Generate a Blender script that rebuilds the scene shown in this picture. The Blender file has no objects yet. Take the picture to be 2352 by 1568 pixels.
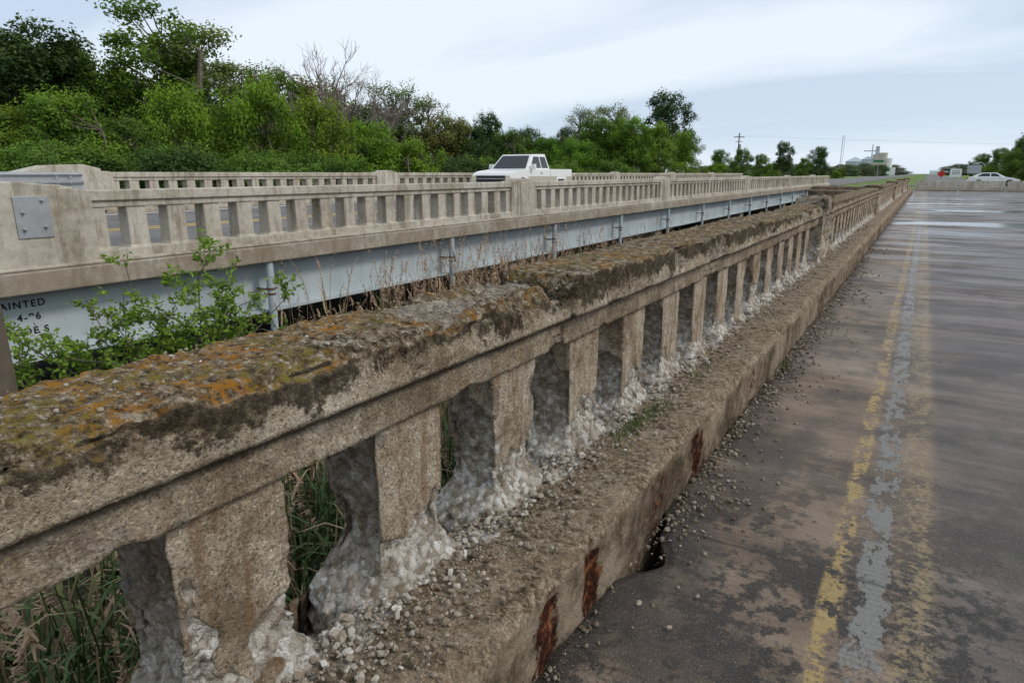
import bpy, math, random
import numpy as np
from mathutils import Vector, noise, Matrix
rad = math.radians
scene = bpy.context.scene
random.seed(4); rng = np.random.default_rng(4)

# ------------------------------------------------------------ node helpers
class M:
    def __init__(s, name, rough=.9):
        m = bpy.data.materials.new(name); m.use_nodes = True
        s.m = m; s.n = m.node_tree.nodes; s.l = m.node_tree.links; s.n.clear()
        s.out = s.n.new('ShaderNodeOutputMaterial'); s.b = s.n.new('ShaderNodeBsdfPrincipled')
        s.l.new(s.b.outputs[0], s.out.inputs[0])
        s.b.inputs['Roughness'].default_value = rough
        s.b.inputs['Specular IOR Level'].default_value = .3
        g = s.n.new('ShaderNodeNewGeometry'); s.pos = g.outputs['Position']; s.nor = g.outputs['Normal']
        sp = s.n.new('ShaderNodeSeparateXYZ'); s.l.new(s.pos, sp.inputs[0]); s.x, s.y, s.z = sp.outputs
        sn = s.n.new('ShaderNodeSeparateXYZ'); s.l.new(s.nor, sn.inputs[0]); s.nx, s.ny, s.nz = sn.outputs
    def put(s, sock, v):
        if isinstance(v, bpy.types.NodeSocket): s.l.new(v, sock)
        elif isinstance(v, (tuple, list)) and len(v) == 3 and sock.type == 'RGBA': sock.default_value = (*v, 1)
        else: sock.default_value = v
    def map(s, sc, vec=None, loc=(0, 0, 0)):
        n = s.n.new('ShaderNodeMapping'); s.put(n.inputs[0], vec or s.pos)
        n.inputs['Scale'].default_value = sc; n.inputs['Location'].default_value = loc; return n.outputs[0]
    def noise(s, scale, detail=4, rough=.5, vec=None, dist=0):
        n = s.n.new('ShaderNodeTexNoise'); s.put(n.inputs['Vector'], vec or s.pos)
        n.inputs['Scale'].default_value = scale; n.inputs['Detail'].default_value = detail
        n.inputs['Roughness'].default_value = rough; n.inputs['Distortion'].default_value = dist
        return n.outputs[0]
    def warp(s, scale, amp):
        n = s.n.new('ShaderNodeTexNoise'); s.put(n.inputs['Vector'], s.pos); n.inputs['Scale'].default_value = scale; n.inputs['Detail'].default_value = 3
        a = s.n.new('ShaderNodeVectorMath'); a.operation = 'MULTIPLY_ADD'; s.l.new(n.outputs['Color'], a.inputs[0]); a.inputs[1].default_value = (amp,)*3; s.l.new(s.pos, a.inputs[2]); return a.outputs[0]
    def vor(s, scale, vec=None, feature='F1'):
        n = s.n.new('ShaderNodeTexVoronoi'); n.feature = feature; s.put(n.inputs['Vector'], vec or s.pos)
        n.inputs['Scale'].default_value = scale; return n
    def math(s, op, a, b=0., c=0., clamp=False):
        n = s.n.new('ShaderNodeMath'); n.operation = op; n.use_clamp = clamp
        s.put(n.inputs[0], a); s.put(n.inputs[1], b); s.put(n.inputs[2], c); return n.outputs[0]
    def mul(s, a, b): return s.math('MULTIPLY', a, b)
    def add(s, a, b): return s.math('ADD', a, b)
    def mapr(s, v, a, b, c=0., d=1.):
        n = s.n.new('ShaderNodeMapRange'); n.clamp = True
        for i, q in enumerate((v, a, b, c, d)): s.put(n.inputs[i], q)
        return n.outputs[0]
    def band(s, v, a, b, w):
        return s.mul(s.mapr(v, a - w, a + w), s.mapr(v, b - w, b + w, 1., 0.))
    def ramp(s, f, st):
        n = s.n.new('ShaderNodeValToRGB'); s.put(n.inputs[0], f); e = n.color_ramp.elements
        while len(e) < len(st): e.new(.5)
        for i, (p, c) in enumerate(st):
            e[i].position = p; e[i].color = (*c, 1) if len(c) == 3 else c
        return n.outputs[0]
    def mix(s, f, a, b, mode='MIX'):
        n = s.n.new('ShaderNodeMix'); n.data_type = 'RGBA'; n.blend_type = mode
        s.put(n.inputs[0], f); s.put(n.inputs[6], a); s.put(n.inputs[7], b); return n.outputs[2]
    def attr(s, name):
        n = s.n.new('ShaderNodeAttribute'); n.attribute_name = name; return n.outputs['Fac']
    def col(s, c): s.put(s.b.inputs['Base Color'], c)
    def bump(s, h, st=.5, dist=.01):
        n = s.n.new('ShaderNodeBump'); n.inputs['Strength'].default_value = st
        n.inputs['Distance'].default_value = dist; s.put(n.inputs['Height'], h)
        s.l.new(n.outputs[0], s.b.inputs['Normal'])

def simple(name, c, rough=.6, var=.15, sc=3., metal=0.):
    k = M(name, rough); f = k.noise(sc, 4)
    k.col(k.mix(f, tuple(max(0, q*(1-var)) for q in c), tuple(q*(1+var) for q in c)))
    k.b.inputs['Metallic'].default_value = metal
    return k.m

# ---- old weathered concrete
def old_concrete():
    k = M('old_concrete', .95); k.b.inputs['Specular IOR Level'].default_value = .1
    er = k.attr('erode'); ru = k.attr('rust')
    fine = k.noise(240, 2, .7); med = k.noise(22, 5, .68); big = k.noise(3.5, 4, .65); grit = k.noise(85, 4, .75)
    base = k.ramp(k.add(k.mul(big, .6), k.mul(med, .4)), [(.38, (.21, .16, .11)), (.47, (.38, .315, .235)), (.58, (.52, .46, .37))])
    v = k.vor(190); sp = k.n.new('ShaderNodeSeparateColor'); k.l.new(v.outputs['Color'], sp.inputs[0])
    speck = k.ramp(sp.outputs[0], [(0, (.32, .28, .25)), (.2, (.85, .83, .8)), (.8, (1.05, 1.02, 1)), (1, (1.7, 1.6, 1.5))])
    base = k.mix(.75, base, speck, 'MULTIPLY')
    pit = k.mapr(grit, .36, .44, 1., 0.)
    base = k.mix(k.mul(pit, .6), base, (.08, .057, .04))
    drip = k.noise(1, 4, .6, k.map((26, 26, 2.5)))
    dm = k.mul(k.mapr(drip, .5, .6), k.mapr(k.z, .86, .7))
    base = k.mix(k.mul(dm, .55), base, (.19, .105, .05))
    # dark growth on the upper side
    gn = k.noise(7, 5, .72)
    zz = k.add(k.z, k.add(k.mul(k.add(gn, -.5), .40), k.mul(k.add(grit, -.5), .12)))
    dk = k.mapr(zz, .908, .935)
    dk = k.mul(dk, k.mapr(k.z, .845, .88))
    crust = k.ramp(k.noise(45, 5, .75), [(.36, (.010, .008, .005)), (.5, (.046, .033, .020)), (.6, (.12, .09, .055)), (.72, (.30, .25, .19))])
    base = k.mix(k.mul(dk, .92), base, crust)
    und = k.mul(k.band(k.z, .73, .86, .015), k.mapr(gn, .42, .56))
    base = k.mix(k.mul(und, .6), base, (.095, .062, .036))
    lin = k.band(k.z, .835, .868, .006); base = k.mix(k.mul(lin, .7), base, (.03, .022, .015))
    # top crust with lichen
    top = k.mul(k.mapr(k.add(k.nz, k.mul(k.add(med, -.5), .6)), .35, .6), k.mapr(k.z, .88, .93))
    tcol = k.ramp(k.noise(34, 6, .8), [(.37, (.024, .018, .011)), (.46, (.10, .076, .048)), (.53, (.21, .17, .115)), (.64, (.46, .41, .33))])
    tcol = k.mix(.7, tcol, speck, 'MULTIPLY')
    lf = k.mul(k.mapr(k.noise(38, 5, .8), .46, .56), k.mapr(k.add(k.noise(3.6, 4, .7), k.mapr(k.y, .4, 1.6, .09, 0.)), .44, .56))
    lf = k.mul(lf, k.mapr(k.y, 1.0, 5., .9, .4))
    lich = k.mix(k.mapr(k.noise(6, 3), .43, .56), (.19, .145, .026), (.36, .155, .018))
    tcol = k.mix(lf, tcol, lich)
    base = k.mix(top, base, tcol)
    # ledge dirt
    led = k.mul(k.mapr(k.z, .33, .29), k.mapr(gn, .34, .56))
    lcol = k.ramp(k.noise(40, 5, .75), [(.37, (.06, .043, .027)), (.49, (.19, .145, .095)), (.6, (.36, .295, .22))])
    base = k.mix(led, base, k.mix(.6, lcol, speck, 'MULTIPLY'))
    side = k.mul(k.mapr(k.z, .245, .20), k.mapr(k.nz, .6, .3))
    base = k.mix(k.mul(side, .75), base, k.ramp(k.add(k.mul(k.noise(9, 5, .7), .6), k.mul(k.noise(2, 3), .4)), [(.43, (.05, .034, .022)), (.5, (.17, .125, .085)), (.6, (.36, .285, .21))]))
    # broken rubble faces
    wv = k.warp(30, .03)
    vc = k.vor(44, wv); s2 = k.n.new('ShaderNodeSeparateColor'); k.l.new(vc.outputs['Color'], s2.inputs[0])
    rub = k.ramp(s2.outputs[0], [(0, (.30, .25, .19)), (.3, (.47, .42, .35)), (.65, (.60, .56, .49)), (1, (.76, .73, .68))])
    hi_ = k.mapr(k.add(k.z, k.mul(k.add(gn, -.5), .6)), .42, .56)
    rub = k.mix(k.mul(k.mapr(k.noise(9, 4, .7), .5, .6), .75), rub, k.mix(.6, rub, (.16, .105, .06)))
    rub = k.mix(k.mul(hi_, .65), rub, k.ramp(med, [(.38, (.08, .058, .038)), (.6, (.30, .235, .165))]))
    edge = k.mapr(vc.outputs['Distance'], .5, .85)
    rub = k.mix(k.mul(edge, .5), rub, (.12, .09, .06)); rub = k.mix(k.mul(pit, .6), rub, (.13, .10, .07))
    em = k.mapr(k.add(er, k.mul(k.add(med, -.5), .8)), .38, .5)
    base = k.mix(em, base, rub)
    rm = k.mapr(k.add(ru, k.mul(k.add(k.noise(16, 5, .75), -.5), 1.6)), .48, .62)
    base = k.mix(rm, base, k.ramp(k.noise(30, 4), [(.38, (.022, .010, .007)), (.54, (.08, .026, .013)), (.68, (.26, .11, .045))]))
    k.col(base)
    h = k.add(k.mul(fine, .22), k.mul(med, .8)); h = k.add(h, k.mul(grit, .8))
    h = k.add(h, k.mul(k.mul(vc.outputs['Distance'], -.7), em))
    k.bump(h, 1., .016)
    return k.m

def new_concrete():
    k = M('bridge_concrete', .9)
    big = k.noise(1.2, 4, .65); med = k.noise(12, 5, .65)
    c = k.ramp(k.add(k.mul(big, .6), k.mul(med, .4)), [(.37, (.29, .25, .19)), (.49, (.45, .405, .33)), (.62, (.56, .52, .445))])
    drip = k.noise(1, 5, .65, k.map((7, 7, .9)))
    c = k.mix(k.mul(k.mapr(drip, .5, .62), .55), c, (.18, .14, .095))
    low = k.mul(k.mapr(k.z, .33, .27), k.mapr(k.noise(2, 4, .7), .25, .55))
    c = k.mix(k.mul(low, .7), c, (.23, .18, .125))
    c = k.mix(k.mul(k.mapr(k.noise(60, 3, .7), .55, .66), .35), c, (.14, .11, .08))
    k.col(c); k.bump(k.add(med, k.noise(90, 3)), .5, .014); return k.m

def deck_mat():
    k = M('worn_deck', .6); k.b.inputs['Specular IOR Level'].default_value = .4
    st = k.noise(1, 4, .6, k.map((.7, 5, 1)))
    b1 = k.ramp(k.add(k.mul(k.noise(1.3, 5, .68), .6), k.mul(st, .4)), [(.38, (.09, .063, .043)), (.5, (.185, .133, .09)), (.62, (.27, .21, .155))])
    b2 = k.ramp(k.add(k.mul(k.noise(1.1, 5, .68), .45), k.mul(st, .55)), [(.38, (.052, .044, .040)), (.5, (.112, .089, .075)), (.62, (.19, .152, .127))])
    right = k.mapr(k.add(k.x, k.mul(k.noise(9, 4), .05)), .22, .27)
    c = k.mix(right, b1, b2)
    n17 = k.noise(17, 5, .7)
    mott = k.mapr(k.add(n17, k.mul(k.noise(3, 3), .8)), .85, .94)
    near = k.mapr(k.add(k.y, k.mul(k.noise(1.8, 4), 1.6)), 3.0, 4.6, 1., 0.)
    c = k.mix(k.mul(k.mul(mott, near), .9), c, (.018, .016, .015))
    dk = k.mul(k.mapr(k.noise(1.6, 4, .7, k.map((1, .7, 1), None, (4, 2, 0))), .50, .60), .65)
    c = k.mix(dk, c, (.048, .039, .033))
    kb = k.mul(k.mapr(k.add(k.x, k.mul(k.noise(5, 4, .7), .5)), -.44, -.28, 1., 0.), .85)
    c = k.mix(k.mul(kb, k.mapr(k.noise(1.5, 3), .3, .46)), c, (.026, .021, .016))
    xx = k.add(k.x, k.mul(k.add(k.noise(12, 4, .6), -.5), .03))
    chip = k.noise(38, 5, .75); chip2 = k.noise(6, 5, .7, k.map((2.2, 1, 1)))
    y1 = k.mul(k.band(xx, -.125, -.055, .008), k.mapr(k.add(chip, k.mul(k.add(chip2, -.5), 1.4)), .48, .56))
    c = k.mix(k.mul(y1, .8), c, k.mix(chip, (.24, .165, .06), (.52, .37, .13)))
    y2 = k.mul(k.band(xx, .09, .205, .014), k.mapr(k.add(chip, k.mul(k.add(chip2, -.5), .8)), .49, .57))
    c = k.mix(k.mul(y2, .55), c, (.34, .26, .125))
    lc = k.noise(8, 5, .72, k.map((1.8, .8, 1), None, (3, 7, 0)))
    g = k.mul(k.band(k.add(k.x, k.mul(k.add(k.noise(11, 4), -.5), .12)), -.025, .07, .004), k.mapr(lc, .465, .485))
    gcol = k.mix(k.mapr(k.y, 3, 12), k.mix(chip, (.13, .122, .11), (.25, .242, .225)), (.23, .22, .205))
    c = k.mix(g, c, gcol)
    rimv = k.mul(k.band(lc, .45, .467, .003), k.band(k.x, -.05, .09, .02)); c = k.mix(k.mul(rimv, .7), c, (.03, .025, .02))
    cw = k.add(k.y, k.mul(k.add(k.noise(2.5, 4, .6), -.5), .12))
    fr = k.math('FRACT', k.mul(cw, 1/4.7)); cr = k.band(fr, .4972, .501, .0007)
    c = k.mix(k.mul(cr, .6), c, (.015, .012, .01))
    tine = k.math('SINE', k.mul(k.add(k.y, k.mul(k.noise(.8, 2), .1)), 210.))
    c = k.mix(k.mul(k.mul(k.mapr(tine, .3, 1), k.mapr(k.noise(4, 3), .4, .6)), .3), c, (.04, .034, .03))
    f160 = k.noise(160, 2, .6)
    c = k.mix(k.mul(k.mapr(f160, .6, .68), .5), c, (.36, .31, .25)); c = k.mix(k.mul(k.mapr(f160, .4, .34), .5), c, (.03, .025, .02))
    k.col(c)
    wet = k.mul(k.mapr(k.noise(.55, 4, .6, k.map((.6, 2.2, 1))), .43, .56), k.mapr(k.y, 3, 12, .15, 1.))
    pud = k.mul(k.mapr(k.noise(.35, 4, .55, k.map((.5, 1.5, 1), None, (9, 3, 0))), .535, .565), k.mapr(k.y, 13, 22))
    r = k.mapr(wet, 0, 1, .66, .36); r = k.mapr(pud, 0., 1., r, .10)
    k.put(k.b.inputs['Roughness'], r)
    h = k.add(k.mul(k.mapr(tine, -.2, 1), .3), k.mul(n17, .6)); h = k.add(h, k.mul(k.noise(90, 4, .7), 1.)); h = k.add(h, k.mul(g, .5))
    h = k.mul(h, k.mapr(pud, 0, 1, 1., .05)); h = k.mul(h, k.mapr(k.y, 2, 30, 1., .2))
    k.bump(h, .7, .007); return k.m

def leaf_mat():
    k = M('foliage', .6); oi = k.n.new('ShaderNodeObjectInfo'); lv = k.attr('lv')
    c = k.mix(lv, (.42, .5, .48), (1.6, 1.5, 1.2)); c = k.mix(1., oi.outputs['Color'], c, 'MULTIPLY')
    k.col(c); tr = k.n.new('ShaderNodeBsdfTranslucent'); k.l.new(c, tr.inputs[0])
    mx = k.n.new('ShaderNodeMixShader'); mx.inputs[0].default_value = .4
    k.l.new(k.b.outputs[0], mx.inputs[1]); k.l.new(tr.outputs[0], mx.inputs[2]); k.l.new(mx.outputs[0], k.out.inputs[0])
    return k.m

def reed_mat():
    k = M('reed', .7); lv = k.attr('lv')
    k.col(k.ramp(lv, [(0, (.03, .065, .018)), (.35, (.075, .12, .03)), (.6, (.22, .17, .085)), (.85, (.38, .27, .165)), (1, (.37, .22, .15))]))
    return k.m

def ground_mat():
    k = M('grass_ground', 1.)
    c = k.ramp(k.noise(.25, 6, .65), [(.35, (.06, .09, .02)), (.5, (.12, .185, .035)), (.65, (.21, .23, .08))])
    mud = k.ramp(k.noise(1.5, 5, .7), [(.35, (.012, .011, .008)), (.65, (.05, .042, .028))])
    c = k.mix(k.mapr(k.z, -1.9, -1.2), mud, c)
    k.col(c); k.bump(k.noise(3, 5, .7), .8, .15); return k.m

def stone_mat():
    k = M('stone_chips', .9); lv = k.attr('lv')
    c = k.ramp(lv, [(0, (.09, .064, .04)), (.3, (.23, .18, .125)), (.6, (.38, .33, .26)), (.85, (.52, .485, .42)), (1, (.70, .67, .62))])
    k.col(k.mix(k.mul(k.noise(150, 3), .6), c, (.16, .125, .09))); return k.m

MO, MN, MD, ML, MR, MG, MS = old_concrete(), new_concrete(), deck_mat(), leaf_mat(), reed_mat(), ground_mat(), stone_mat()
bark = M('bark', .95); bark.col(bark.ramp(bark.noise(6, 5, .7), [(.3, (.06, .048, .036)), (.7, (.21, .175, .14))])); bark = bark.m
def steel_paint():
    k = M('girder_paint', .5); c = k.ramp(k.noise(.8, 4, .6), [(.35, (.38, .435, .455)), (.6, (.47, .53, .55))])
    d = k.mapr(k.noise(1, 4, .7, k.map((6, 6, .8))), .55, .72); c = k.mix(k.mul(d, .35), c, (.27, .27, .24))
    c = k.mix(k.mul(k.mapr(k.noise(22, 4, .7), .66, .72), .7), c, (.16, .07, .03)); k.col(c); return k.m
MST = steel_paint()
white = simple('white_paint', (.76, .76, .74), .3, .03)
beige = simple('beige_paint', (.45, .41, .34), .35, .04)
glass = simple('dark_glass', (.03, .04, .045), .08, .1)
rubber = simple('tyre_rubber', (.02, .02, .02), .8)
chrome = simple('chrome', (.5, .5, .5), .2, .05, 3, .9)
dark = simple('dark_trim_gap_shade', (.025, .025, .027), .5)
galv = simple('galvanised_steel', (.36, .37, .38), .5, .25, 8, .4)
amber = simple('headlight_lens', (.75, .68, .5), .15)
asph = M('asphalt', .8); asph.col(asph.ramp(asph.noise(1.5, 5, .6), [(.35, (.11, .105, .10)), (.65, (.19, .18, .17))])); asph = asph.m
wline = simple('white_line', (.7, .7, .68), .6); yline = simple('yellow_line', (.55, .38, .06), .6)
wood = simple('weathered_wood', (.12, .095, .07), .9, .4, 9)
redp = simple('red_paint', (.5, .03, .02), .4); greenp = simple('green_paint', (.02, .18, .07), .4)
blackp = simple('black_stencil', (.02, .02, .02), .8)

# ------------------------------------------------------------ mesh helpers
def mesh_obj(name, V, F, mats, attrs=None, smooth=False, parent=None, midx=None):
    me = bpy.data.meshes.new(name)
    V = np.asarray(V, dtype=np.float32)
    me.from_pydata(V.tolist(), [], F if isinstance(F, list) else F.tolist())
    for m in (mats if isinstance(mats, (list, tuple)) else [mats]): me.materials.append(m)
    for k_, a in (attrs or {}).items():
        at = me.attributes.new(k_, 'FLOAT', 'POINT'); at.data.foreach_set('value', np.asarray(a, dtype=np.float32))
    if midx is not None: me.polygons.foreach_set('material_index', np.asarray(midx, dtype=np.int32))
    if smooth: me.polygons.foreach_set('use_smooth', np.ones(len(me.polygons), dtype=bool))
    me.update()
    o = bpy.data.objects.new(name, me); scene.collection.objects.link(o)
    if parent: o.parent = parent
    return o
def empty(name, loc=(0, 0, 0), rz=0):
    o = bpy.data.objects.new(name, None); o.location = loc; o.rotation_euler = (0, 0, rz)
    scene.collection.objects.link(o); return o

class B:
    def __init__(s): s.V = []; s.F = []; s.I = []
    def box(s, x0, x1, y0, y1, z0, z1, mi=0):
        n = len(s.V); s.V += [(x0, y0, z0), (x1, y0, z0), (x1, y1, z0), (x0, y1, z0), (x0, y0, z1), (x1, y0, z1), (x1, y1, z1), (x0, y1, z1)]
        s.F += [[n+3, n+2, n+1, n], [n+4, n+5, n+6, n+7], [n, n+1, n+5, n+4], [n+1, n+2, n+6, n+5], [n+2, n+3, n+7, n+6], [n+3, n, n+4, n+7]]; s.I += [mi]*6
    def hexa(s, P, mi=0):
        n = len(s.V); s.V += P
        s.F += [[n+3, n+2, n+1, n], [n+4, n+5, n+6, n+7], [n, n+1, n+5, n+4], [n+1, n+2, n+6, n+5], [n+2, n+3, n+7, n+6], [n+3, n, n+4, n+7]]; s.I += [mi]*6
    def prism(s, poly, a, b, axis, mi=0):
        n = len(s.V); m = len(poly)
        f = {'x': lambda p, t: (t, p[0], p[1]), 'y': lambda p, t: (p[0], t, p[1]), 'z': lambda p, t: (p[0], p[1], t)}[axis]
        s.V += [f(p, a) for p in poly] + [f(p, b) for p in poly]
        s.F += [list(range(n, n+m)), list(range(n+2*m-1, n+m-1, -1))] + [[n+i, n+m+i, n+m+(i+1) % m, n+(i+1) % m] for i in range(m)]
        s.I += [mi]*(m+2)
    def cyl(s, c, r, l, axis='z', n=14, mi=0, r2=None):
        r2 = r if r2 is None else r2
        k = len(s.V)
        for t, rr in ((0, r), (l, r2)):
            for i in range(n):
                a = 2*math.pi*i/n; u, v = rr*math.cos(a), rr*math.sin(a)
                s.V.append({'x': (c[0]+t, c[1]+u, c[2]+v), 'y': (c[0]+u, c[1]+t, c[2]+v), 'z': (c[0]+u, c[1]+v, c[2]+t)}[axis])
        s.F += [list(range(k+n-1, k-1, -1)), list(range(k+n, k+2*n))] + [[k+i, k+(i+1) % n, k+n+(i+1) % n, k+n+i] for i in range(n)]; s.I += [mi]*(n+2)
    def obj(s, name, mats, parent=None, bevel=0, fix=True):
        o = mesh_obj(name, s.V, s.F, mats, parent=parent, midx=s.I)
        if fix:
            import bmesh
            bm = bmesh.new(); bm.from_mesh(o.data); bmesh.ops.recalc_face_normals(bm, faces=bm.faces)
            ng = [f for f in bm.faces if len(f.verts) > 8]
            if ng: bmesh.ops.triangulate(bm, faces=ng)
            bm.to_mesh(o.data); bm.free()
        if bevel:
            md = o.modifiers.new('bevel', 'BEVEL'); md.width = bevel; md.segments = 2; md.limit_method = 'ANGLE'; md.harden_normals = False
        return o

def resample(poly, step):
    out = []
    for i in range(len(poly)):
        a = poly[i]; b = poly[(i+1) % len(poly)]; L = math.hypot(b[0]-a[0], b[1]-a[1]); n = max(1, round(L/step))
        for j in range(n): out.append((a[0]+(b[0]-a[0])*j/n, a[1]+(b[1]-a[1])*j/n))
    return out
def normals2(P):
    n = len(P); out = []
    A = sum(P[i][0]*P[(i+1) % n][1]-P[(i+1) % n][0]*P[i][1] for i in range(n)); sg = 1 if A > 0 else -1
    for i in range(n):
        a, b = P[i-1], P[(i+1) % n]; dx, dy = b[0]-a[0], b[1]-a[1]; L = math.hypot(dx, dy) or 1
        out.append((sg*dy/L, -sg*dx/L))
    return out
def loft(name, rings, mat, attrs=None, parent=None, smooth=True):
    N = len(rings[0]); V = [p for r in rings for p in r]; F = []
    for i in range(len(rings)-1):
        a = i*N; b = a+N
        for j in range(N):
            j2 = (j+1) % N; F.append([a+j, a+j2, b+j2, b+j])
    F.append(list(range(N-1, -1, -1))); F.append(list(range((len(rings)-1)*N, len(rings)*N)))
    return mesh_obj(name, V, F, mat, attrs, smooth, parent)
nz_ = lambda x, y, z: noise.noise(Vector((x, y, z)))
fb_ = lambda x, y, z, o=4: noise.fractal(Vector((x, y, z)), .9, 2.1, o)
def chunk(x, y, z, s):   # faceted broken-stone relief, about -1..1
    v = Vector((x*s, y*s, z*s)); v = v+.35*noise.noise_vector(v*.8); p = noise.voronoi(v)[1][0]; c = noise.noise_vector(p*7.3); q = v-p
    return 1.1*c.x+1.6*(q.x*c.y+q.y*c.z+q.z*c.x)
def sm(a, b, v):
    t = min(1, max(0, (v-a)/(b-a))); return t*t*(3-2*t)
PER = .553
def gapm(y):   # 1 in an opening, 0 in a baluster
    f = ((y-.85)/PER) % 1.*PER
    return sm(0, .05, f)*(1-sm(.23, .28, f))
def ledge_z(x, y):
    z = .272
    if y < 9.1: z -= .17*sm(1.08, 1.32, -x)*gapm(y)
    return z

# ------------------------------------------------------------ OLD RAILING
old = empty('weathered_concrete_railing')
capP = [(-1.09, .75), (-1.09, .842), (-1.05, .864), (-1.05, 1.0), (-1.39, 1.0), (-1.39, .864), (-1.32, .842), (-1.32, .75)]
def rail_section(name, t0, t1, step0, grow, pstep, sec):
    P = resample(capP, pstep); Nn = normals2(P); rings = []; er = []; ru = []
    t = t0; ts = []
    while t < t1: ts.append(t); t += max(step0, grow*abs(t))
    ts.append(t1)
    for y in ts:
        ring = []
        if sec == 1: R0 = .035+.022*nz_(0, y*2.2, 7)+.03*max(0, nz_(0, y*8, 7))+.07*sm(1.6, 2.1, y)*(.6+nz_(3, y*6, 1))
        elif sec == 2: R0 = .014+.012*nz_(0, y*5, 3)+.03*max(0, nz_(0, y*7, 4)-.15)+.08*sm(5.2, 8.4, y)*(.7+nz_(2, y*2, 8))
        else: R0 = .03+.03*nz_(1, y*1.2, 3)
        for (x, z), (nx, nz) in zip(P, Nn):
            e = 0
            d = .003*fb_(x*6, y*6, z*6, 3)+.0022*nz_(x*30, y*30, z*30)+.0018*nz_(x*75, y*75, z*75)
            px, pz = x+nx*d, z+nz*d
            py = y
            R0l = R0+.022*nz_(x*14, y*14, z*14)
            for cx, sx in ((-1.05, -1), (-1.39, 1)):
                c = math.hypot(px-cx, pz-1.0); R = R0l if cx > -1.2 else R0l*.8
                if c < R:
                    q = (R-c)*.5; px += sx*q; pz -= q*.75
            if z > .985:
                n = fb_(x*7, y*4.5, 2.2, 4); pz += .009*round(3.5*n)/3.5+.003*nz_(x*45, y*45, 1)+.004*chunk(x, y, 0, 22)
                if sec == 1:
                    k = sm(1.15, 1.5, y)*sm(-.2, .15, nz_(x*5, y*3, 9)+.35-2.2*abs(x+1.13)); pz -= .026*k; pz += .012*k*chunk(x, y, 0, 24); e = .6*k
                    pz -= .012*sm(.1, .4, n)
                if sec == 2:
                    k = sm(4.6, 7.2, y); pz += k*(.04*fb_(x*5, y*3, 4, 4)-.01)
            elif z > .86 and nx > .5 and sec != 3:
                k = sm(.22, .38, fb_(3, y*5, z*7, 3)); px -= .012*k; e = .45*k*sm(.15, .4, nz_(1, y*4, 5))
            if sec == 1 and y > 1.96:
                py -= .05*abs(nz_(x*14, z*14, 4))*sm(1.96, 2.08, y)*sm(.86, .95, z)
                if z > .92: e = max(e, .8*sm(1.98, 2.07, y)); pz -= .035*sm(1.98, 2.08, y)*sm(-1.3, -1.1, x)
            if z < .79 and sec != 3:
                k = sm(.05, .5, nz_(x*3, y*7, 5)); pz += k*.018; e = max(e, .6*k)
            if sec == 2:
                px += .014*(z > .86)
                if z > .86 and nx > .5:
                    k = sm(.15, .5, fb_(1, y*2.5, z*4, 3)-.12+.6*sm(6., 9, y)); px -= .022*k; px += .009*k*chunk(x, y, z, 26); e = max(e, .55*k)
                pz += .014*(z > .95)
            ring.append((px, py, pz)); er.append(e); ru.append(0)
        rings.append(ring)
    return loft(name, rings, MO, {'erode': er, 'rust': ru}, old)
rail_section('rail_cap_1', -1.2, 2.12, .0085, .0, .0095, 1)
rail_section('rail_cap_2', 2.15, 9.25, .010, .0045, .011, 2)

def baluster(name, yl, yr, hi, seed, rough=1.):
    st = .0075 if hi == 2 else (.013 if hi == 1 else .035)
    xs0, xs1 = -1.30, -1.105
    ring0 = resample([(xs1, yl), (xs1, yr), (xs0, yr), (xs0, yl)], st); Nn = normals2(ring0)
    cx, cy = (xs0+xs1)/2, (yl+yr)/2
    zs = np.arange(.04, .78, st); rings = []; er = []
    lvl = .50+.10*nz_(seed*3.1, 1, 2); deep = .8+.7*nz_(seed*1.7, 5, 2)
    for z in zs:
        ring = []
        for (x, y), (nx, ny) in zip(ring0, Nn):
            wob = fb_(x*4+seed, y*5, z*4, 4)*.20
            L0 = lvl+(.15 if ny < -.5 else 0)-(.10 if nx > .5 else 0)+(.05 if ny > .5 else 0)
            e = (1-sm(L0-.03, L0+.02, z+wob))*rough
            waist = .026*deep*e*math.exp(-((z-.44)/.09)**2)
            if nx > .5: waist *= .4
            flare = .060*(1-sm(.25, .38, z))*e+.040*(1-sm(.2, .29, z))
            d = -.007*e-waist+flare+.0022*nz_(x*40, y*40, z*40)+.003*fb_(x*8, y*8, z*8, 2)
            if hi: d += e*(.012*chunk(x, y, z, 22)+.006*chunk(x, y, z, 50)+.014*fb_(x*11, y*11, z*11, 4))
            c = min(abs(x-xs1)+min(abs(y-yl), abs(y-yr)), abs(x-xs0)+min(abs(y-yl), abs(y-yr)))
            rr = .010+.07*max(0, fb_(x*4, y*4+seed, z*8, 4)-.1)+.02*e
            d2 = max(0, rr-c)*.5
            if rr > .03 and c < rr: e = max(e, .5)
            px, py = x+nx*d, y+ny*d
            px += (cx-px)*d2*3; py += (cy-py)*d2*3
            ring.append((px, py, z)); er.append(e)
        rings.append(ring)
    loft(name, rings, MO, {'erode': er, 'rust': [0]*len(er)}, old)
for i in range(-2, 15):
    r = .85+PER*i
    baluster('baluster_%d' % (i+3), r-.275, r, 2 if i < 6 else 1, i+11)

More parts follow.
